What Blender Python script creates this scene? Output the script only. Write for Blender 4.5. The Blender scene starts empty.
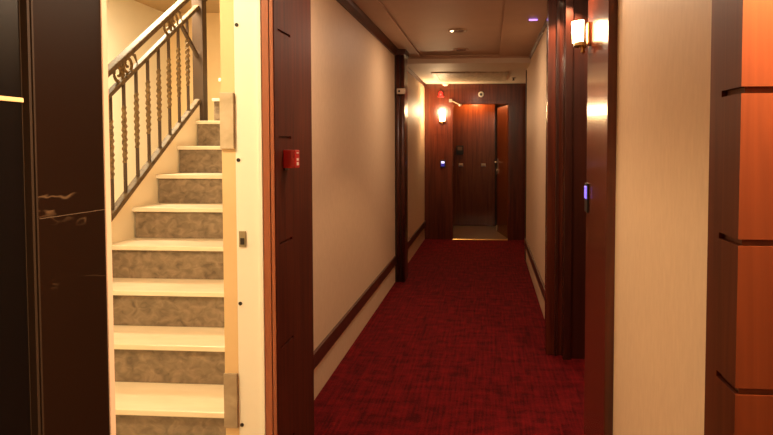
import bpy, bmesh, math, random
from mathutils import Vector, Matrix
random.seed(4)
S = bpy.context.scene
COL = S.collection
PI = math.pi
D = bpy.data

# ------------------------------------------------------------------ materials
def mat(name, color, rough=.5, metal=0., coat=0., emit=None, estr=0., spec=.5):
    m = D.materials.new(name); m.use_nodes = True
    b = m.node_tree.nodes['Principled BSDF']
    b.inputs['Base Color'].default_value = (*color, 1)
    b.inputs['Roughness'].default_value = rough
    b.inputs['Metallic'].default_value = metal
    b.inputs['Coat Weight'].default_value = coat
    b.inputs['Coat Roughness'].default_value = .12
    b.inputs['Specular IOR Level'].default_value = spec
    if emit:
        b.inputs['Emission Color'].default_value = (*emit, 1)
        b.inputs['Emission Strength'].default_value = estr
    return m

def noisy(m, c1, c2, scale, stretch=(1, 1, 1), lo=.35, hi=.65, bump=0., detail=6, rvar=None, dist=0.):
    nt = m.node_tree; N = nt.nodes; L = nt.links
    b = N['Principled BSDF']
    tc = N.new('ShaderNodeTexCoord'); mp = N.new('ShaderNodeMapping')
    geo = N.new('ShaderNodeNewGeometry')
    mp.inputs['Scale'].default_value = stretch
    L.new(geo.outputs['Position'], mp.inputs['Vector'])
    n = N.new('ShaderNodeTexNoise'); n.inputs['Scale'].default_value = scale
    n.inputs['Detail'].default_value = detail; n.inputs['Distortion'].default_value = dist
    L.new(mp.outputs['Vector'], n.inputs['Vector'])
    r = N.new('ShaderNodeValToRGB')
    r.color_ramp.elements[0].position = lo; r.color_ramp.elements[0].color = (*c1, 1)
    r.color_ramp.elements[1].position = hi; r.color_ramp.elements[1].color = (*c2, 1)
    L.new(n.outputs['Fac'], r.inputs['Fac']); L.new(r.outputs['Color'], b.inputs['Base Color'])
    if bump:
        bp = N.new('ShaderNodeBump'); bp.inputs['Strength'].default_value = bump
        bp.inputs['Distance'].default_value = .004
        L.new(n.outputs['Fac'], bp.inputs['Height']); L.new(bp.outputs['Normal'], b.inputs['Normal'])
    return m

M = {}
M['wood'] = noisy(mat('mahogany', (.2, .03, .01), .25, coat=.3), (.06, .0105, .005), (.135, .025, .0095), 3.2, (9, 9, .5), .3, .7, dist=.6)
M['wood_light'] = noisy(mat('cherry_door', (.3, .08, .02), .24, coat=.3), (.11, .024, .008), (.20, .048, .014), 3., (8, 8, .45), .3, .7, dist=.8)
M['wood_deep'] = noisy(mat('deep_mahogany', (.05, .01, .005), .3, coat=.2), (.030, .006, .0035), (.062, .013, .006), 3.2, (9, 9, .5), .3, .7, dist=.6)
M['wood_lit_edge'] = mat('lit_edge_wood', (.30, .075, .025), .35, coat=.2)  # lobby light on the pilaster edge put into a brighter base colour
M['wood_satin'] = noisy(mat('satin_mahogany', (.1, .02, .008), .5, spec=.2), (.05, .0095, .005), (.105, .021, .009), 3.2, (9, 9, .5), .3, .7, dist=.6)
M['wood_panel'] = noisy(mat('satin_cherry', (.15, .03, .01), .5, spec=.2), (.10, .021, .007), (.18, .043, .013), 3., (9, 9, .45), .3, .7, dist=.8)
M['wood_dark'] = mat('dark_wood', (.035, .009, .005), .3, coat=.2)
M['wood_rail'] = noisy(mat('rail_wood', (.06, .016, .009), .35), (.05, .013, .008), (.085, .022, .012), 4, (3, 3, 3))
M['cream'] = noisy(mat('wallpaper', (.7, .55, .38), .55, spec=.35), (.65, .445, .285), (.70, .49, .32), 60, (1, 1, .35), .3, .7, bump=.05)
M['plaster'] = noisy(mat('plaster', (.85, .75, .53), .7), (.84, .77, .61), (.88, .81, .66), 3, lo=.3, hi=.7)
M['ochre'] = noisy(mat('ochre_plaster', (.74, .57, .30), .7), (.68, .48, .25), (.74, .54, .30), 4, lo=.3, hi=.7)
M['stair_ceil'] = mat('stair_ceiling', (.45, .32, .18), .8)
M['ceil'] = noisy(mat('ceiling_paint', (.62, .47, .36), .6), (.56, .40, .295), (.60, .43, .32), 5, lo=.3, hi=.7)
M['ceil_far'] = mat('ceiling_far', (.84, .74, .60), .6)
M['tread'] = noisy(mat('tread_marble', (.82, .68, .47), .3), (.76, .65, .48), (.83, .73, .57), 6, (1, 3, 3), .3, .7)
M['riser'] = noisy(mat('riser_marble', (.25, .18, .11), .3), (.11, .077, .048), (.29, .215, .145), 20, (1, 1, 1.3), .28, .72, detail=9, dist=.8)
M['stone'] = noisy(mat('skirting_stone', (.34, .26, .17), .4), (.27, .20, .125), (.42, .33, .22), 12, (1, 1, 1.3), .33, .68, detail=8, dist=.6)
M['stone_pale'] = noisy(mat('pale_stone', (.5, .4, .26), .4), (.42, .33, .21), (.56, .45, .31), 12, (1, 1, 1.3), .33, .68, detail=8, dist=.6)
M['white_frame'] = mat('frame_paint', (.86, .81, .69), .4)
M['pink_edge'] = mat('frame_edge', (.80, .62, .50), .4)
M['iron'] = noisy(mat('wrought_iron', (.20, .14, .075), .62, 0., spec=.25), (.085, .058, .032), (.15, .105, .06), 30)
M['twist'] = noisy(mat('bronze_twist', (.33, .22, .10), .6, 0., spec=.3), (.13, .085, .038), (.25, .165, .075), 60)
M['iron_dark'] = mat('iron_dark', (.075, .045, .028), .4, .3)
M['steel'] = mat('steel', (.62, .56, .48), .3, .9)
M['brass'] = mat('brass', (.62, .38, .15), .3, 1.)
M['streak_colour'] = mat('streak_colour', (.95, .72, .42), .45)  # pale colour imitating a streak of reflected light
M['black'] = mat('black_plastic', (.012, .011, .011), .35)
M['red'] = mat('red_plastic', (.50, .012, .010), .4)
M['white'] = mat('white_plastic', (.82, .76, .68), .45)
M['beige'] = mat('beige_plastic', (.50, .36, .24), .45)
M['rail_edge'] = mat('joint_line', (.10, .07, .045), .6)
M['seam'] = mat('seam_strip', (.03, .018, .011), .5, spec=.3)
M['strike'] = mat('strike_steel', (.30, .24, .15), .4, .6)
M['hole'] = mat('hole', (.02, .012, .006), .7)
M['grille'] = noisy(mat('grille', (.46, .37, .26), .5), (.50, .41, .29), (.74, .64, .48), 22, (1, 1, 1))
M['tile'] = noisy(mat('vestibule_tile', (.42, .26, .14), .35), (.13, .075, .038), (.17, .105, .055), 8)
M['shade'] = mat('lit_shade', (.9, .8, .6), .5, emit=(1., .66, .30), estr=22)
M['shade_far'] = mat('lit_shade_far', (.9, .8, .6), .5, emit=(1., .66, .28), estr=14)
M['violet'] = mat('violet_led', (.4, .3, .7), .4, emit=(.45, .25, 1.), estr=2.2)
M['blue'] = mat('blue_led', (.3, .3, .8), .4, emit=(.20, .11, 1.), estr=.9)
M['blue_dim'] = mat('blue_dim_led', (.05, .05, .3), .4, emit=(.05, .05, 1.), estr=.22)
M['blue_white'] = mat('blue_white_led', (.6, .6, .9), .4, emit=(.55, .55, 1.), estr=1.6)
M['red_led'] = mat('red_glow', (.6, .02, .02), .4, emit=(1., .03, .02), estr=.35)
M['spot'] = mat('lit_spot', (.9, .8, .6), .5, emit=(1., .72, .42), estr=6)
M['lens'] = mat('unlit_lens', (.20, .13, .09), .25)

def carpet():
    m = mat('carpet', (.2, .005, .01), 1., spec=.1)
    nt = m.node_tree; N = nt.nodes; L = nt.links; b = N['Principled BSDF']
    geo = N.new('ShaderNodeNewGeometry')
    def noise(sc, st, det=4):
        mp = N.new('ShaderNodeMapping'); mp.inputs['Scale'].default_value = st
        L.new(geo.outputs['Position'], mp.inputs['Vector'])
        n = N.new('ShaderNodeTexNoise'); n.inputs['Scale'].default_value = sc; n.inputs['Detail'].default_value = det
        L.new(mp.outputs['Vector'], n.inputs['Vector']); return n.outputs['Fac']
    a = noise(14, (4.5, .22, 1)); c = noise(11, (.8, 1.2, 1)); d = noise(90, (1, 1, 1), 2)
    mx = N.new('ShaderNodeMath'); mx.operation = 'ADD'; L.new(a, mx.inputs[0]); L.new(c, mx.inputs[1])
    m2 = N.new('ShaderNodeMath'); m2.operation = 'MULTIPLY_ADD'; L.new(d, m2.inputs[0]); m2.inputs[1].default_value = .5; L.new(mx.outputs[0], m2.inputs[2])
    r = N.new('ShaderNodeValToRGB')
    r.color_ramp.elements[0].position = .95; r.color_ramp.elements[0].color = (.042, .0011, .0019, 1)
    r.color_ramp.elements[1].position = 1.0; r.color_ramp.elements[1].color = (.150, .0040, .0062, 1)
    mr = N.new('ShaderNodeMapRange'); mr.inputs['From Min'].default_value = .85; mr.inputs['From Max'].default_value = 1.65
    L.new(m2.outputs[0], mr.inputs['Value'])
    r.color_ramp.elements[0].position = .2; r.color_ramp.elements[1].position = .85
    L.new(mr.outputs[0], r.inputs['Fac']); L.new(r.outputs['Color'], b.inputs['Base Color'])
    bp = N.new('ShaderNodeBump'); bp.inputs['Strength'].default_value = .5; bp.inputs['Distance'].default_value = .006
    L.new(m2.outputs[0], bp.inputs['Height']); L.new(bp.outputs['Normal'], b.inputs['Normal'])
    b.inputs['Sheen Weight'].default_value = .08; b.inputs['Sheen Tint'].default_value = (1, .1, .1, 1)
    return m
M['carpet'] = carpet()

def marble():
    m = mat('black_marble', (.012, .007, .005), .36, spec=.06)
    nt = m.node_tree; N = nt.nodes; L = nt.links; b = N['Principled BSDF']
    geo = N.new('ShaderNodeNewGeometry')
    mp = N.new('ShaderNodeMapping'); mp.inputs['Rotation'].default_value = (.5, 0, 0); mp.inputs['Scale'].default_value = (1, 1.0, 2.2)
    L.new(geo.outputs['Position'], mp.inputs['Vector'])
    n = N.new('ShaderNodeTexNoise'); n.inputs['Scale'].default_value = 1.7; n.inputs['Detail'].default_value = 5; n.inputs['Distortion'].default_value = .5
    L.new(mp.outputs['Vector'], n.inputs['Vector'])
    sb = N.new('ShaderNodeMath'); sb.operation = 'SUBTRACT'; L.new(n.outputs['Fac'], sb.inputs[0]); sb.inputs[1].default_value = .5
    ab = N.new('ShaderNodeMath'); ab.operation = 'ABSOLUTE'; L.new(sb.outputs[0], ab.inputs[0])
    r = N.new('ShaderNodeValToRGB')
    r.color_ramp.elements[0].position = 0; r.color_ramp.elements[0].color = (.11, .07, .042, 1)
    r.color_ramp.elements[1].position = .0028; r.color_ramp.elements[1].color = (.013, .006, .0035, 1)
    L.new(ab.outputs[0], r.inputs['Fac'])
    # second noise breaks the veins up, leaving only stretches of them
    n2 = N.new('ShaderNodeTexNoise'); n2.inputs['Scale'].default_value = 4.; L.new(geo.outputs['Position'], n2.inputs['Vector'])
    r2 = N.new('ShaderNodeValToRGB'); r2.color_ramp.elements[0].position = .56; r2.color_ramp.elements[1].position = .62
    L.new(n2.outputs['Fac'], r2.inputs['Fac'])
    mx = N.new('ShaderNodeMix'); mx.data_type = 'RGBA'
    L.new(r2.outputs['Color'], mx.inputs[0]); mx.inputs[6].default_value = (.013, .006, .0035, 1); L.new(r.outputs['Color'], mx.inputs[7])
    L.new(mx.outputs[2], b.inputs['Base Color'])
    return m
M['marble'] = marble()
M['black_gloss'] = mat('black_gloss', (.004, .003, .003), .3, spec=.15)

# ------------------------------------------------------------------ mesh helpers
def BM(): return bmesh.new()
def box(bm, x0, x1, y0, y1, z0, z1):
    v = [bm.verts.new((x, y, z)) for x in (x0, x1) for y in (y0, y1) for z in (z0, z1)]
    for f in ((0, 1, 3, 2), (4, 6, 7, 5), (0, 4, 5, 1), (2, 3, 7, 6), (0, 2, 6, 4), (1, 5, 7, 3)):
        bm.faces.new([v[i] for i in f])
    return bm
def tube(bm, pts, r, seg=8, closed_caps=True):
    pts = [Vector(p) for p in pts]; rings = []
    for i, p in enumerate(pts):
        t = (pts[min(i+1, len(pts)-1)] - pts[max(i-1, 0)]).normalized()
        a = Vector((0, 0, 1)) if abs(t.z) < .95 else Vector((1, 0, 0))
        u = t.cross(a).normalized(); w = t.cross(u).normalized()
        rr = r[i] if isinstance(r, (list, tuple)) else r
        rings.append([bm.verts.new(p + rr*(math.cos(2*PI*k/seg)*u + math.sin(2*PI*k/seg)*w)) for k in range(seg)])
    for A, B in zip(rings, rings[1:]):
        for k in range(seg): bm.faces.new((A[k], A[(k+1) % seg], B[(k+1) % seg], B[k]))
    if closed_caps: bm.faces.new(rings[0][::-1]); bm.faces.new(rings[-1])
    return bm
def bar(bm, p, q, w, h):          # rectangular bar from p to q, width w (x), height h (normal to it)
    p, q = Vector(p), Vector(q); t = (q-p).normalized(); u = Vector((1, 0, 0))
    if abs(t.x) > .9: u = Vector((0, 1, 0))
    n = t.cross(u).normalized(); vs = []
    for c in (p, q):
        for a, b in ((-1, -1), (1, -1), (1, 1), (-1, 1)): vs.append(bm.verts.new(c + u*a*w/2 + n*b*h/2))
    for f in ((0, 3, 2, 1), (4, 5, 6, 7), (0, 1, 5, 4), (1, 2, 6, 5), (2, 3, 7, 6), (3, 0, 4, 7)):
        bm.faces.new([vs[i] for i in f])
    return bm
def prism(bm, poly, axis, a, b):  # polygon in the two other axes, extruded along axis
    def P(u, v, w): return {'x': (w, u, v), 'y': (u, w, v), 'z': (u, v, w)}[axis]
    A = [bm.verts.new(P(u, v, a)) for u, v in poly]; B = [bm.verts.new(P(u, v, b)) for u, v in poly]
    bm.faces.new(A); bm.faces.new(B[::-1]); n = len(poly)
    for i in range(n): bm.faces.new((A[i], B[i], B[(i+1) % n], A[(i+1) % n]))
    return bm
def lathe(bm, c, prof, seg=24, axis='z', half=False):
    c = Vector(c); rings = []; span = PI if half else 2*PI
    cnt = seg+1 if half else seg
    for r, h in prof:
        ring = []
        for k in range(cnt):
            a = span*k/seg
            o = {'z': (r*math.cos(a), r*math.sin(a), h), 'y': (r*math.cos(a), h, r*math.sin(a)), 'x': (h, r*math.cos(a), r*math.sin(a))}[axis]
            ring.append(bm.verts.new(c + Vector(o)))
        rings.append(ring)
    for A, B in zip(rings, rings[1:]):
        for k in range(seg):
            bm.faces.new((A[k], A[(k+1) % cnt], B[(k+1) % cnt], B[k]))
    if not half:
        bm.faces.new(rings[0][::-1]); bm.faces.new(rings[-1])
    return bm
def world(o):
    v = Vector((0, 0, 0))
    while o: v += o.location; o = o.parent
    return v
def obj(name, bm, m, parent=None, bevel=0., smooth=False):
    bmesh.ops.recalc_face_normals(bm, faces=bm.faces)
    if bevel:
        bmesh.ops.bevel(bm, geom=[e for e in bm.edges if len(e.link_faces) == 2 and e.calc_face_angle(0) > .6], offset=bevel, segments=2, profile=.6, affect='EDGES')
    me = D.meshes.new(name)
    xs = [v.co for v in bm.verts]
    o_ = Vector(((min(v.x for v in xs)+max(v.x for v in xs))/2, (min(v.y for v in xs)+max(v.y for v in xs))/2, min(v.z for v in xs)))
    bmesh.ops.translate(bm, verts=bm.verts, vec=-o_)
    if smooth:
        for f in bm.faces: f.smooth = True
    bm.to_mesh(me); bm.free()
    me.materials.append(M[m])
    o = D.objects.new(name, me); COL.objects.link(o)
    o.location = o_
    if parent: o.parent = parent; o.location = o_ - world(parent)
    return o
def thing(name, label, cat, loc, group=None):
    o = D.objects.new(name, None); COL.objects.link(o); o.location = loc; o.empty_display_size = .05
    return tag(o, label, cat, group)
def tag(o, label, cat, group=None):
    o['label'] = label; o['category'] = cat
    if group: o['group'] = group
    return o
def struct(name, bm, m, label, cat, parent=None, bevel=0.):
    o = obj(name, bm, m, parent, bevel)
    if not parent:
        o['kind'] = 'structure'; o['label'] = label; o['category'] = cat
    return o

# ------------------------------------------------------------------ setting: floors, ceilings, walls
H = 2.455          # corridor ceiling
struct('floor', box(BM(), -.99, 2.4, -2.6, 9.97, -.12, 0), 'carpet', 'dark red patterned carpet running down the corridor', 'floor')
struct('floor_stairwell', box(BM(), -3.3, -1.05, .6, 6.5, -.12, 0), 'tread', 'pale stone floor at the foot of the stairs', 'floor')
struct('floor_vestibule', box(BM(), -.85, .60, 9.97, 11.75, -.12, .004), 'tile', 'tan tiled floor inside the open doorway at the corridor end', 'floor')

b = BM()   # ceiling with a shallow tray
box(b, -1.05, -.775, -2.6, 7.45, H, H+.2); box(b, .115, .80, -2.6, 7.45, H, H+.2)
box(b, -.775, .115, -2.6, 1.4, H, H+.2); box(b, -.775, .115, 7.36, 7.45, H, H+.2)
box(b, -.775, .115, 1.4, 7.36, H+.014, H+.2); box(b, .80, 2.4, -2.6, 1.2, H, H+.2)
struct('ceiling', b, 'ceil', 'brownish corridor ceiling with a shallow recessed panel', 'ceiling')
b = BM(); box(b, -.795, -.768, 1.4, 7.38, H-.006, H+.012); box(b, .108, .135, 1.4, 7.38, H-.006, H+.012); box(b, -.795, .135, 7.34, 7.38, H-.006, H+.012)
struct('trim_1', b, 'ceil', 'thin moulding around the recessed ceiling panel', 'moulding')
struct('trim_2', box(BM(), -.99, .467, 7.44, 7.47, H-.012, H+.01), 'ceil', 'ceiling moulding strip across the corridor before the bright far ceiling', 'moulding')
HF = 2.388
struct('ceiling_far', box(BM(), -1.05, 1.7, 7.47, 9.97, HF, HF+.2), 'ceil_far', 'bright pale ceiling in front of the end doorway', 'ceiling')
struct('ceiling_vestibule', box(BM(), -.85, .60, 10.09, 11.75, 2.32, 2.42), 'ceil', 'ceiling inside the end doorway', 'ceiling')
struct('ceiling_stairwell', box(BM(), -3.4, -1.05, .5, 6.6, 2.8, 2.95), 'stair_ceil', 'brown ceiling slab over the top of the stairs', 'ceiling')

# left corridor wall, from stair doorway to the end
struct('wall_left', box(BM(), -1.05, -.99, 2.56, 9.97, 0, 2.95), 'cream', 'long cream wall on the left of the corridor', 'wall')
struct('wall_left_end', box(BM(), -1.05, -.995, 2.49, 2.56, 0, 2.95), 'ochre', 'tan plastered wall end beside the white stair door frame', 'wall')
struct('wall_above_stair_door', box(BM(), -1.05, -.90, 1.476, 2.49, 2.22, 2.95), 'plaster', 'wall above the stair doorway', 'wall')
# black marble, left foreground
struct('wall_marble', box(BM(), -1.05, -.90, 1.232, 1.476, 0, 2.95), 'marble', 'black polished marble wall left of the stairs with thin pale veins', 'wall')
struct('wall_marble_left', box(BM(), -1.05, -.903, -2.6, 1.198, 0, 2.95), 'black_gloss', 'glossy black panel at the far left edge', 'wall')
b = BM(); box(b, -1.05, -.908, 1.198, 1.232, 0, 2.95); box(b, -.908, -.894, 1.207, 1.214, 0, 2.45); box(b, -.908, -.896, 1.222, 1.227, 0, 2.45)
struct('trim_3', b, 'seam', 'dark vertical seam strip between black panel and marble', 'trim')
struct('trim_4', box(BM(), -.93, -.897, 1.458, 1.478, 0, 2.22), 'pink_edge', 'narrow pinkish edge strip of the marble at the stair doorway', 'trim')
struct('trim_21', prism(BM(), [(1.235, 1.306), (1.456, 1.303), (1.456, 1.3045), (1.235, 1.3075)], 'x', -.9005, -.8993), 'rail_edge', 'thin pale joint across the black marble', 'joint')
# stairwell shell
struct('wall_stairwell_left', box(BM(), -3.4, -3.3, .5, 6.6, 0, 2.8), 'plaster', 'bright cream stairwell wall behind the railing', 'wall')
struct('wall_stairwell_back', box(BM(), -3.3, -1.05, 6.5, 6.6, 0, 2.8), 'ochre', 'ochre wall behind the top of the stairs', 'wall')
struct('wall_stairwell_front', box(BM(), -3.3, -1.05, .5, .6, 0, 2.8), 'plaster', 'stairwell wall facing the stairs', 'wall')
# right side
struct('wall_right', box(BM(), .467, .60, 4.62, 8.2, 0, H), 'cream', 'cream wall on the right, farther down the corridor', 'wall')
struct('wall_right_near', box(BM(), .475, .60, 1.25, 2.48, 0, H), 'cream', 'cream wall section right of the near wooden door frame', 'wall')
struct('wall_far_right', box(BM(), 1.6, 1.7, 8.2, 9.97, 0, HF), 'cream', 'side wall beyond the end of the right corridor wall', 'wall')
struct('wall_return', box(BM(), .60, 1.7, 8.1, 8.2, 0, H), 'cream', 'wall return behind the right corridor wall', 'wall')
struct('trim_5', box(BM(), .455, .61, 8.2, 8.24, 0, HF), 'wood_dark', 'dark vertical edge strip ending the right corridor wall', 'trim')
struct('wall_lobby_back', box(BM(), -1.05, 2.4, -2.7, -2.6, 0, H), 'cream', 'wall behind the viewer', 'wall')
struct('wall_lobby_right', box(BM(), 2.4, 2.5, -2.6, 1.2, 0, H), 'cream', 'lobby wall to the right', 'wall')
struct('wall_header', box(BM(), -.90, .405, 1.06, 1.25, 2.16, H), 'wood', 'wooden header over the corridor entrance', 'wall')

# baseboards / rails
def rail(name, x0, x1, y0, y1, lab): struct(name, box(BM(), x0, x1, y0, y1, .198, .286), 'wood_rail', lab, 'rail', bevel=.004)
rail('baseboard_left', -.99, -.972, 3.02, 6.8, 'dark wooden rail low on the left cream wall')
rail('baseboard_left_far', -.99, -.972, 7.06, 9.97, 'dark wooden rail low on the left wall beyond the column')
rail('baseboard_right', .449, .467, 4.62, 8.2, 'dark wooden rail low on the right wall')
# cornice
struct('trim_6', prism(BM(), [(-.99, H), (-.99, H-.065), (-.975, H-.065), (-.955, H-.03), (-.945, H)], 'y', 3.02, 6.8), 'wood_rail', 'dark wooden cornice along the top of the left wall', 'cornice')
struct('trim_7', prism(BM(), [(-.99, HF), (-.99, HF-.04), (-.978, HF-.04), (-.965, HF)], 'y', 7.06, 9.97), 'wood_rail', 'thin brown cornice on the left wall beyond the column', 'cornice')
struct('trim_8', prism(BM(), [(.467, H), (.467, H-.03), (.458, H-.03), (.447, H)], 'y', 4.62, 7.43), 'wood_rail', 'thin dark line along the top of the right wall', 'cornice')

# ------------------------------------------------------------------ wood pilaster left (with grooves), beside the stair door
def grooved(name, x0, x1, ysegs, zs, label, inset, gap=.010, zt=H, m='wood_satin'):
    """ysegs: (y0,y1,grooved?)"""
    b = BM()
    for y0, y1, g in ysegs:
        if not g: box(b, x0, x1, y0, y1, 0, zt); continue
        ix0, ix1, iy0, iy1 = inset(x0, x1, y0, y1)
        z = 0
        for q in list(zs)+[None]:
            box(b, x0, x1, y0, y1, z, zt if q is None else q-gap/2)
            if q is not None:
                box(b, ix0, ix1, iy0, iy1, q-gap/2, q+gap/2); z = q+gap/2
    o = struct(name, b, m, label, 'pilaster'); return o
PX = -.835
grooved('trim_9', -.884, PX, [(2.49, 2.535, 0), (2.535, 2.70, 1), (2.70, 3.02, 0)], [.21, .635, 1.06, 1.486, 1.911], 'dark red wooden pilaster between white stair frame and corridor wall', lambda x0, x1, y0, y1: (x0, x1-.009, y0, y1))
struct('trim_10', box(BM(), -.99, -.884, 2.56, 3.02, 0, H), 'wood', 'wooden filling behind the pilaster', 'trim')
b = BM(); box(b, -.8835, -.855, 2.482, 2.49, 0, H); box(b, -.8515, -.838, 2.484, 2.49, 0, H)
struct('trim_11', b, 'wood_lit_edge', 'moulding on the front edge of the left pilaster, colour brightened for lobby light', 'trim')
# white steel door frame of the stairs (no leaf)
fr = thing('door_frame', 'white painted steel stair door frame with strike plate and screw holes', 'door frame', (-.94, 2.525, 0))
b = BM(); box(b, -.995, -.884, 2.49, 2.56, 0, 2.22); box(b, -.900, -.884, 2.478, 2.49, 0, 2.22)
obj('jamb', b, 'white_frame', fr, .002)
for zz in (1.396, 1.923, .826, .335):
    obj('screw_hole', lathe(BM(), (-.983, 2.488, zz), [(.0075, -.001), (.0075, .0035)], 12, 'y'), 'hole', fr)
sp = obj('strike_plate', box(BM(), -.984, -.956, 2.4855, 2.49, 1.052, 1.115), 'strike', fr, .001)
obj('latch_slot', box(BM(), -.978, -.962, 2.4835, 2.4856, 1.062, 1.088), 'hole', sp)
b = BM(); box(b, -1.052, -.997, 2.478, 2.49, .325, .545)
tag(obj('trim_19', b, 'stone', None, .002), 'grey brown stone tile low on the tan wall end beside the bottom stair', 'tile', None)['kind'] = 'structure'
b = BM(); box(b, -1.052, -.997, 2.478, 2.49, 1.44, 1.66)
tag(obj('trim_20', b, 'stone_pale', None, .002), 'pale brown stone tile high on the wall end beside the upper stairs', 'tile', None)['kind'] = 'structure'

# ------------------------------------------------------------------ staircase
R_, T_, Y0 = .181, .2835, 2.535
XL, XR = -2.10, -1.054
st = thing('staircase', 'straight stair flight with cream treads and brown marble risers', 'staircase', ((XL+XR)/2, 3.8, 0))
TH = .024
b = BM(); box(b, XL+.002, XR, Y0-T_, Y0+.02, R_-TH, R_)
tread0 = obj('tread', b, 'tread', st, .004)
tread0.data.name = 'tread'
b = BM(); box(b, XL+.010, XR, Y0-T_+.02, Y0-T_+.035, 0, R_-TH)
riser0 = obj('riser', b, 'riser', st)
for n in range(1, 10):
    for src in (tread0, riser0):
        c = src.copy(); COL.objects.link(c); c.parent = st
        c.location = src.location + Vector((0, T_*n, R_*n))
b = BM(); Yl = Y0 + 9*T_
box(b, XL-.065, XR, Yl, 6.495, 11*R_-.026, 11*R_)
obj('landing', b, 'tread', st, .003)
b = BM(); box(b, XL+.010, XR, Yl+.02, Yl+.035, 10*R_, 11*R_-.0265)
obj('riser', b, 'riser', st)
nose = lambda y: 2*R_ + (y-Y0)*R_/T_
ya, yb = 2.18, 4.597
b = prism(BM(), [(ya, 0), (ya, nose(ya)+.07), (yb, nose(yb)+.07), (yb, 0)], 'x', -2.15, XL)
obj('stringer', b, 'plaster', st)
poly = [(Y0-T_+.04, 0)]
for n in range(10):
    poly += [(Y0-T_+.04+n*T_, (n+1)*R_-TH-.001), (Y0-T_+.04+(n+1)*T_, (n+1)*R_-TH-.001)]
poly += [(Yl+.04, 10*R_-.02), (Yl+.04, 0)]
core = [(Y0-T_+.04, 0)]
for n in range(10):
    core += [(Y0-T_+.04+n*T_, (n+1)*R_-TH-.001), (Y0-T_+.04+(n+1)*T_, (n+1)*R_-TH-.001)]
core += [(Y0-T_+.04+10*T_, 0)]
obj('stair_body', prism(BM(), core, 'x', XL+.001, XR-.001), 'plaster', st)

# ------------------------------------------------------------------ railing
RX = -2.112
rl = thing('stair_railing', 'bronze coloured wrought iron stair railing with twisted balusters', 'railing', (RX, 3.4, nose(3.4)+.07))
def along(y, dz): return (RX, y, nose(y)+dz)
ya, yb = 2.30, 4.60
def moulded(name, dz, w, h, y1=yb):
    b = BM(); bar(b, along(ya, dz), along(y1, dz), w, h)
    return obj(name, b, 'iron', rl, min(w, h)*.28)
moulded('handrail', .90, .05, .034)
moulded('middle_rail', .77, .036, .028, 4.83)
moulded('bottom_rail', .098, .042, .034)
obj('newel_post', box(BM(), -2.150, -2.072, 4.60, 4.675, 9*R_+.0005, 2.79), 'iron_dark', rl, .004)
b = BM(); bar(b, (RX, 4.36, 2.275), (RX, 4.605, 2.095), .02, .022)
obj('brace', b, 'iron_dark', rl)
def twist_bm(h, r, turns, seg=44):
    b = BM(); rings = []
    for i in range(seg+1):
        t = i/seg; a0 = turns*2*PI*t
        rr = r*(1 + .22*math.sin(PI*t)) * (1 + .10*math.sin(26*PI*t)) * (.62 if i in (0, seg) else 1)
        ring = [b.verts.new((rr*math.cos(a0+k*PI/3)*(1.0 if k % 2 else .72), rr*math.sin(a0+k*PI/3)*(1.0 if k % 2 else .72), h*t)) for k in range(6)]
        rings.append(ring)
    for A, B in zip(rings, rings[1:]):
        for k in range(6): b.faces.new((A[k], A[(k+1) % 6], B[(k+1) % 6], B[k]))
    b.faces.new(rings[0][::-1]); b.faces.new(rings[-1]); return b
yb0 = 3.225; hb = .77-.098
first = None
for i in range(10):
    y = yb0 + i*.1355
    if i == 0:
        b = BM(); box(b, RX-.0075, RX+.0075, y-.0075, y+.0075, nose(y)+.105, nose(y)+.762)
        bal = obj('baluster', b, 'iron_dark', rl)
        tb = twist_bm(.34, .0135, 3.0)
        bmesh.ops.translate(tb, verts=tb.verts, vec=(RX, y, nose(y)+.285))
        tw = obj('twist', tb, 'twist', bal); first = (bal, tw)
    else:
        c = first[0].copy(); COL.objects.link(c); c.parent = rl
        c.location = first[0].location + Vector((0, i*.1355, i*.1355*R_/T_))
        d = first[1].copy(); COL.objects.link(d); d.parent = c
def spiral(cy, cz, r, a0, turns, sgn):
    pts = []
    for i in range(30):
        t = i/29; a = a0 + sgn*turns*2*PI*t; rr = r*(1-.75*t*t)
        pts.append((RX, cy + rr*math.cos(a), cz + rr*math.sin(a)))
    return pts
for yc in (3.63, 4.21):
    for k, dy in enumerate((-.05, .05)):
        y = yc+dy; z = nose(y)+.835
        b = BM(); tube(b, spiral(y, z, .052, PI*.5, 1.5, 1 if k else -1), .009, 6)
        obj('scroll', b, 'twist', rl, smooth=True)
    y = yc+.135
    b = BM(); tube(b, [(RX, y-.06, nose(y-.06)+.885), (RX, y-.01, nose(y-.01)+.85), (RX, y+.02, nose(y+.02)+.785)], [.005, .010, .004], 6)
    obj('leaf', b, 'twist', rl, smooth=True)

# ------------------------------------------------------------------ left column farther down
cm = thing('column', 'dark brown moulded wooden half column on the left wall', 'column', (-.93, 6.93, 0))
cm['kind'] = 'structure'
obj('shaft', box(BM(), -.99, -.886, 6.80, 7.06, 0, H), 'wood_dark', cm, .006)
for x in (-.957, -.908):
    obj('bead', lathe(BM(), (x, 6.802, 0), [(.021, .001), (.021, H-.06)], 16), 'wood_rail', cm, smooth=True)
b = BM(); box(b, -.99, -.868, 6.775, 7.075, H-.06, H); obj('capital', b, 'wood_rail', cm, .008)
sb = thing('sensor_box', 'small beige sensor box high on the dark left column', 'sensor', (-.912, 6.75, 1.99))
obj('housing', box(BM(), -.962, -.872, 6.745, 6.781, 1.985, 2.045), 'beige', sb, .008)
obj('lens', box(BM(), -.945, -.925, 6.742, 6.746, 2.005, 2.025), 'black', sb)

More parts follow.
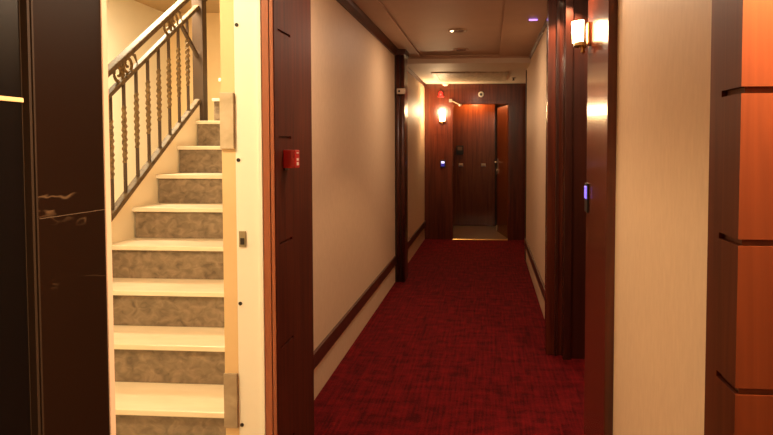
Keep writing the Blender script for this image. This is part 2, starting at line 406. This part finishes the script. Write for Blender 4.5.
# ------------------------------------------------------------------ fire alarm call point on pilaster
fa = thing('fire_alarm', 'small red fire alarm call point on the left wooden pilaster', 'alarm', (PX, 2.62, 1.36))
obj('housing', box(BM(), PX, PX+.05, 2.588, 2.652, 1.361, 1.435), 'red', fa, .004)
b = BM()
for z, h in ((1.372, .013), (1.391, .010), (1.420, .005)): box(b, PX+.0495, PX+.0512, 2.606, 2.634, z, z+h)
o = obj('printed_mark', b, 'white', fa); o['label'] = 'white printed marks'
obj('wall_mount', box(BM(), PX, PX+.006, 2.592, 2.648, 1.352, 1.361), 'black', fa)

# ------------------------------------------------------------------ right side: near frame, alcove, farther jamb
b = BM(); box(b, .441, .78, 2.48, 2.99, 0, H)
struct('trim_12', b, 'wood', 'glossy dark red wooden door frame on the right, under the lit wall lamp', 'door frame', bevel=.003)
b = BM(); box(b, .398, .60, 4.50, 4.62, 0, H)
struct('trim_13', b, 'wood', 'dark wooden pilaster at the far side of the door recess', 'pilaster', bevel=.003)
b = BM(); box(b, .455, .475, 4.475, 4.50, 0, H); box(b, .505, .555, 4.40, 4.50, 0, H); box(b, .555, .78, 4.43, 4.62, 0, H)
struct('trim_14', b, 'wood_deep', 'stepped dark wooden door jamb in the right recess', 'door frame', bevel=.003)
struct('door_2', box(BM(), .74, .78, 2.99, 4.43, 0, 2.15), 'wood', 'dark wooden room door inside the right recess', 'door')
struct('wall_recess', box(BM(), .74, .80, 2.99, 4.43, 2.15, H), 'wood', 'wooden panel above the room door in the recess', 'wall')
# near right pilaster / lobby panelling
def ins(x0, x1, y0, y1): return (x0+.009, x1, y0+.009, y1)
grooved('trim_16', .410, 2.4, [(1.10, 1.19, 1), (1.19, 1.25, 0)], [.29, .542, .793, 1.045, 1.294, 1.545, 1.796, 2.047], 'wooden panelled pilaster with horizontal grooves at the right edge', ins, .011, m='wood_panel')

# card reader on near right frame
cr = thing('card_reader', 'slim black card reader with violet light on the near right door frame', 'card reader', (.441, 2.945, 1.155))
obj('wall_mount', box(BM(), .4325, .4412, 2.905, 2.985, 1.155, 1.285), 'black', cr, .003)
o = obj('indicator', box(BM(), .4295, .434, 2.915, 2.975, 1.215, 1.272), 'blue', cr, .003); o['label'] = 'glowing violet light'

# ------------------------------------------------------------------ wall sconces
def sconce(loc, nrm, shade_m, label, w, h):
    """loc: point on wall at shade centre; nrm 'x-' (wall faces -x) or 'y-'"""
    t = thing('wall_sconce', label, 'lamp', loc, 'wall lamps')
    x, y, z = loc
    def half(bm, r0, r1, z0, z1, off, n=14):
        rings = []
        for r, zz in ((r0, z0), (r1, z1)):
            ring = []
            for k in range(n+1):
                a = PI*k/n
                u, v = r*math.cos(a), -off - r*.9*math.sin(a)
                ring.append(bm.verts.new((x+u, y+v, zz)) if nrm == 'y-' else bm.verts.new((x+v, y+u, zz)))
            rings.append(ring)
        A, B = rings
        for k in range(n): bm.faces.new((A[k], A[k+1], B[k+1], B[k]))
        bm.faces.new(A); bm.faces.new(B[::-1]); bm.faces.new((A[0], B[0], B[-1], A[-1]))
        return bm
    obj('shade', half(BM(), w*.44, w*.5, z-h/2, z+h/2, .034), shade_m, t)
    obj('rim', half(BM(), w*.52, w*.5, z-h/2-.016, z-h/2-.001, .022), 'brass', t)
    b = BM()
    if nrm == 'y-':
        box(b, x-w*.3, x+w*.3, y-.014, y, z-h*.62, z+h*.45)
    else: box(b, x-.014, x, y-w*.3, y+w*.3, z-h*.62, z+h*.45)
    obj('back_plate', b, 'brass', t, .003)
    b = BM()
    c = (x, y-.03, z-h/2-.017) if nrm == 'y-' else (x-.03, y, z-h/2-.017)
    lathe(b, c, [(.004, -.03), (.012, -.022), (.006, -.014), (.018, 0)], 14)
    obj('finial', b, 'brass', t, smooth=True)
    return t
sconce((.441, 2.925, 1.95), 'x-', 'shade', 'bright lit wall lamp on the near right wooden door frame', .105, .09)
sconce((-.715, 9.97, 1.905), 'y-', 'shade_far', 'lit amber wall lamp left of the end doorway', .10, .17)

# ------------------------------------------------------------------ end wall
b = BM()
box(b, -1.05, -.552, 9.97, 10.09, 0, HF+.1); box(b, .29, 1.7, 9.97, 10.09, 0, HF+.1); box(b, -.552, .29, 9.97, 10.09, 2.08, HF+.1)
struct('wall_end', b, 'wood', 'dark red wood panelled wall at the end of the corridor', 'wall')
b = BM()
for x0, x1, z0, z1 in ((-.86, -.60, .12, 1.62), (.37, .52, .12, 2.03)):
    for q in ((x0, x1, z0, z0+.012), (x0, x1, z1-.012, z1), (x0, x0+.012, z0+.012, z1-.012), (x1-.012, x1, z0+.012, z1-.012)):
        box(b, q[0], q[1], 9.962, 9.97, q[2], q[3])
struct('trim_17', b, 'wood', 'thin panel moulding on the end wall', 'moulding')
b = BM(); box(b, -.60, -.552, 9.95, 9.97, 0, 2.13); box(b, .29, .338, 9.95, 9.97, 0, 2.13); box(b, -.60, .338, 9.945, 9.97, 2.08, 2.13)
struct('trim_18', b, 'wood', 'wooden architrave round the end doorway', 'door frame', bevel=.004)
# vestibule shell
struct('wall_vestibule_left', box(BM(), -.85, -.75, 10.09, 11.65, 0, 2.32), 'wood', 'wooden wall inside the end doorway on the left', 'wall')
struct('wall_vestibule_right', box(BM(), .40, .50, 10.09, 11.65, 0, 2.32), 'wood', 'wooden wall inside the end doorway on the right', 'wall')
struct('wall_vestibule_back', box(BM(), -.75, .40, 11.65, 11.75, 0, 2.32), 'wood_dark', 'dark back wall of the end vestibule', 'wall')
dd = thing('door_3', 'wooden inner door facing the corridor with two small handle plates', 'door', (-.27, 11.63, 0)); dd['kind'] = 'structure'
obj('leaf', box(BM(), -.66, .105, 11.60, 11.65, .01, 2.19), 'wood_light', dd, .004)
for x in (-.50, -.098):
    hp = obj('handle_plate', box(BM(), x-.038, x+.038, 11.592, 11.60, 1.075, 1.125), 'white', dd, .003)
    obj('knob', lathe(BM(), (x, 11.592, 1.10), [(.018, -.02), (.02, -.012), (.01, 0)], 14, 'y'), 'steel', hp, smooth=True)
kb = thing('door_intercom', 'black square box on the inner door above the left handle plate', 'intercom', (-.518, 11.6, 1.29))
obj('housing', box(BM(), -.58, -.455, 11.575, 11.60, 1.285, 1.445), 'black', kb, .006)
obj('screen', box(BM(), -.56, -.475, 11.5735, 11.576, 1.36, 1.425), 'lens', kb)
# open leaf
dl = thing('door_1', 'wooden entrance door standing open at the right of the end doorway', 'door', (.285, 10.095, 0)); dl['kind'] = 'structure'
hx, hy = .283, 10.10; fx, fy = .135, 10.90
ang = math.atan2(fy-hy, fx-hx)
Mx = Matrix.Translation((hx, hy, 0)) @ Matrix.Rotation(ang, 4, 'Z')
Ld = math.hypot(fx-hx, fy-hy)
def leafpart(name, fn, m, parent, bev=0, smooth=False):
    b = BM(); fn(b); bmesh.ops.transform(b, matrix=Mx, verts=b.verts); return obj(name, b, m, parent, bev, smooth)
lf = leafpart('leaf', lambda b: box(b, 0, Ld, -.045, 0, .012, 2.07), 'wood_light', dl)
hd = leafpart('lever_handle', lambda b: (tube(b, [(Ld-.06, 0, 1.17), (Ld-.06, .05, 1.17)], .010, 8), tube(b, [(Ld-.055, .05, 1.17), (Ld-.17, .052, 1.17)], .009, 8)), 'steel', dl, smooth=True)
leafpart('lock_plate', lambda b: box(b, Ld-.085, Ld-.035, 0, .006, .98, 1.23), 'steel', dl)
leafpart('lock_cylinder', lambda b: (tube(b, [(Ld-.06, .006, 1.04), (Ld-.06, .024, 1.04)], .014, 10), box(b, Ld-.064, Ld-.056, .024, .028, .96, 1.04)), 'steel', dl)
leafpart('kick_stop', lambda b: box(b, Ld-.02, Ld+.004, -.04, .012, .02, .11), 'beige', dl)
# door closer arm
dc = thing('door_closer', 'pale metal door closer arm at the top left of the end doorway', 'door closer', (-.55, 9.94, 2.05))
b = BM(); bar(b, (-.585, 9.938, 2.135), (-.44, 9.90, 2.062), .022, .014); obj('arm', b, 'beige', dc)
obj('pivot', lathe(BM(), (-.44, 9.90, 2.045), [(.02, 0), (.024, .012), (.02, .03)], 14), 'steel', dc)
obj('mounting_bracket', box(BM(), -.61, -.565, 9.925, 9.945, 2.11, 2.155), 'steel', dc, .002)
ts = tag(obj('threshold_strip', prism(BM(), [(9.935, 0.0005), (9.945, .012), (9.995, .012), (10.005, .0005)], 'x', -.552, .29), 'brass'), 'shiny brass threshold strip across the end doorway', 'threshold')
# devices on end wall
al = thing('emergency_light', 'red emergency beacon above the amber wall lamp', 'beacon', (-.737, 9.97, 2.2))
obj('wall_mount', box(BM(), -.785, -.689, 9.95, 9.97, 2.185, 2.205), 'red', al, .003)
obj('dome', lathe(BM(), (-.737, 9.93, 2.206), [(.036, 0), (.036, .04), (.026, .062), (.008, .07)], 18), 'red_led', al, smooth=True)
obj('bracket', box(BM(), -.752, -.722, 9.93, 9.97, 2.195, 2.2055), 'red', al)
rd = thing('round_sounder', 'round white sounder above the end doorway', 'sounder', (-.125, 9.97, 2.185))
obj('mounting_ring', lathe(BM(), (-.125, 9.97, 2.225), [(.043, 0), (.043, -.014), (.034, -.022), (.022, -.022), (.022, -.006)], 24, 'y'), 'white', rd, smooth=False)
obj('grille', lathe(BM(), (-.125, 9.97, 2.225), [(.0215, -.012), (.0215, -.020), (.012, -.026)], 20, 'y'), 'black', rd)
c2 = thing('card_reader', 'black card reader with blue white light left of the end doorway', 'card reader', (-.706, 9.97, 1.11))
obj('housing', box(BM(), -.747, -.667, 9.948, 9.97, 1.11, 1.225), 'black', c2, .006)
o = obj('indicator', box(BM(), -.732, -.682, 9.945, 9.9495, 1.172, 1.205), 'blue_white', c2, .002); o['label'] = 'glowing pale blue light'
o = obj('light_ring', box(BM(), -.735, -.679, 9.9455, 9.9495, 1.128, 1.165), 'blue_dim', c2, .002); o['label'] = 'dim blue light'
# ceiling devices
sd = thing('smoke_detector', 'white round smoke detector on the far ceiling above the red beacon', 'smoke detector', (-.655, 9.78, HF-.05))
obj('base', lathe(BM(), (-.655, 9.78, HF), [(.055, 0), (.055, -.012)], 24), 'white', sd)
obj('head', lathe(BM(), (-.655, 9.78, HF-.012), [(.045, 0), (.042, -.022), (.02, -.036)], 24), 'white', sd)
sk = thing('sprinkler', 'small dark sprinkler head on the far ceiling right of the vent grille', 'sprinkler', (.33, 9.1, HF-.05))
obj('ceiling_plate', lathe(BM(), (.335, 9.1, HF), [(.035, 0), (.03, -.008)], 18), 'steel', sk)
obj('head', lathe(BM(), (.335, 9.1, HF-.008), [(.009, 0), (.009, -.025), (.02, -.027), (.02, -.031)], 14), 'iron_dark', sk)
vg = thing('ceiling_vent', 'wide rectangular ceiling vent grille before the end doorway', 'vent', (-.25, 8.95, HF-.02))
vx0, vx1, vy0, vy1 = -.745, .235, 8.35, 9.45
b = BM()
for q in ((vx0, vx1, vy0, vy0+.05), (vx0, vx1, vy1-.05, vy1), (vx0, vx0+.05, vy0+.05, vy1-.05), (vx1-.05, vx1, vy0+.05, vy1-.05)): box(b, *q, HF-.018, HF)
obj('frame', b, 'grille', vg)
obj('backing', box(BM(), vx0+.05, vx1-.05, vy0+.05, vy1-.05, HF-.004, HF), 'iron_dark', vg)
n = 16
for i in range(n):
    y = vy0+.075 + i*(vy1-vy0-.15)/(n-1)
    b = BM(); bar(b, (vx0+.05, y, HF-.010), (vx1-.05, y, HF-.010), .045, .004); obj('slat', b, 'grille', vg)
for x, y in ((-.28, 5.80), (-.30, 6.95)):
    t = thing('downlight', 'unlit round downlight in the recessed ceiling panel, %s' % ('nearer one' if y < 6.2 else 'farther one by the ceiling moulding'), 'downlight', (x, y, H), 'ceiling downlights')
    b = BM(); lathe(b, (x, y, H+.014), [(.085, 0), (.088, -.006), (.080, -.011), (.062, -.008), (.062, 0)], 28)
    obj('trim_ring', b, 'beige' if y < 6 else 'ceil', t)
    obj('lens', lathe(BM(), (x, y, H+.014), [(.060, -.0005), (.055, -.006)], 24), 'lens', t)
    if y < 6: obj('lens_glint', lathe(BM(), (x-.052, y-.02, H+.011), [(.016, -.001), (.013, -.010), (.006, -.014)], 14), 'spot', t, smooth=True)  # glowing cap stands in for a lamp reflection on the unlit lens
t = thing('ceiling_spot', 'small lit ceiling spotlight above the right door recess', 'spotlight', (.50, 4.36, H-.03))
obj('trim_ring', lathe(BM(), (.505, 4.35, H), [(.040, 0), (.040, -.008), (.030, -.012), (.028, 0)], 24), 'steel', t)
obj('lamp', lathe(BM(), (.505, 4.35, H), [(.027, -.001), (.024, -.010)], 20), 'spot', t)
vl = thing('ceiling_sensor', 'small ceiling sensor with violet glow near the right wall', 'sensor', (.345, 5.25, H-.03))
obj('housing', box(BM(), .305, .385, 5.235, 5.29, H-.020, H), 'beige', vl, .004)
o = obj('indicator', box(BM(), .312, .378, 5.226, 5.236, H-.017, H-.006), 'violet', vl, .002); o['label'] = 'glowing violet bar'
# pale strip modelled in place of a light reflection on the black panel
hs = tag(obj('reflection_streak', box(BM(), -.903, -.897, .80, 1.197, 1.537, 1.546), 'streak_colour', None, .002), 'thin bright horizontal strip standing in for reflected light on the glossy black panel at the left edge', 'rail')

# ------------------------------------------------------------------ lights
def light(kind, loc, energy, color, size=.1, rot=(0, 0, 0), **k):
    l = D.lights.new(kind.lower()+'_light', kind); l.energy = energy; l.color = color
    if kind == 'AREA': l.size = size; l.shape = 'DISK'
    else: l.shadow_soft_size = size
    for a, v in k.items(): setattr(l, a, v)
    o = D.objects.new('lamp_light', l); COL.objects.link(o); o.location = loc; o.rotation_euler = rot; return o
WARM = (1., .70, .40)
STAIR = (1., .80, .50)
light('POINT', (-1.75, 1.575, 2.60), 118, STAIR, .07)                  # stairwell lamp near the doorway
light('AREA', (-2.5, 4.4, 2.77), 85, STAIR, .5)                       # lamp on the stairwell ceiling
light('POINT', (.58, 1.02, 1.97), 190, (1., .62, .30), .04)              # lobby wall lamp on the right pilaster panelling
light('AREA', (.5, -1.2, 2.44), 24, WARM, .3)                          # lobby downlight
light('AREA', (-.28, 5.80, 2.45), 15, (1., .77, .54), .12)                      # corridor fill added under the near downlight, itself unlit
light('AREA', (-.28, 3.2, 2.45), 14, (1., .77, .54), .12)  # second added corridor fill, no fixture above it
light('POINT', (-.74, 9.64, 1.97), 24, (1., .68, .36), .07)           # end wall lamp
light('POINT', (.28, 2.90, 2.22), 19, (1., .70, .44), .04)            # near wall lamp
light('SPOT', (.515, 4.30, 2.43), 45, WARM, .02, spot_size=1.9, spot_blend=.3)   # spot over the recess
light('POINT', (-.25, 11.40, 2.24), 22, (1., .55, .22), .04)           # lamp inside the vestibule

w = D.worlds.new('World'); S.world = w; w.use_nodes = True
w.node_tree.nodes['Background'].inputs['Color'].default_value = (1., .7, .45, 1)
w.node_tree.nodes['Background'].inputs['Strength'].default_value = .03

# ------------------------------------------------------------------ camera
cam = D.cameras.new('camera'); co = D.objects.new('camera', cam); COL.objects.link(co)
cam.sensor_fit = 'HORIZONTAL'; cam.sensor_width = 36; cam.lens = 650*36/773
cam.shift_x = -(439-386.5)/773; cam.shift_y = -(217.5-173.4)/773
cam.clip_start = .05
co.location = (0, 0, 1.455); co.rotation_euler = (math.radians(90-2.5), 0, math.radians(4.4))
S.camera = co
S.view_settings.view_transform = 'Standard'; S.view_settings.look = 'None'
S.view_settings.exposure = 0.; S.view_settings.gamma = 1.; S.view_settings.use_curve_mapping = False
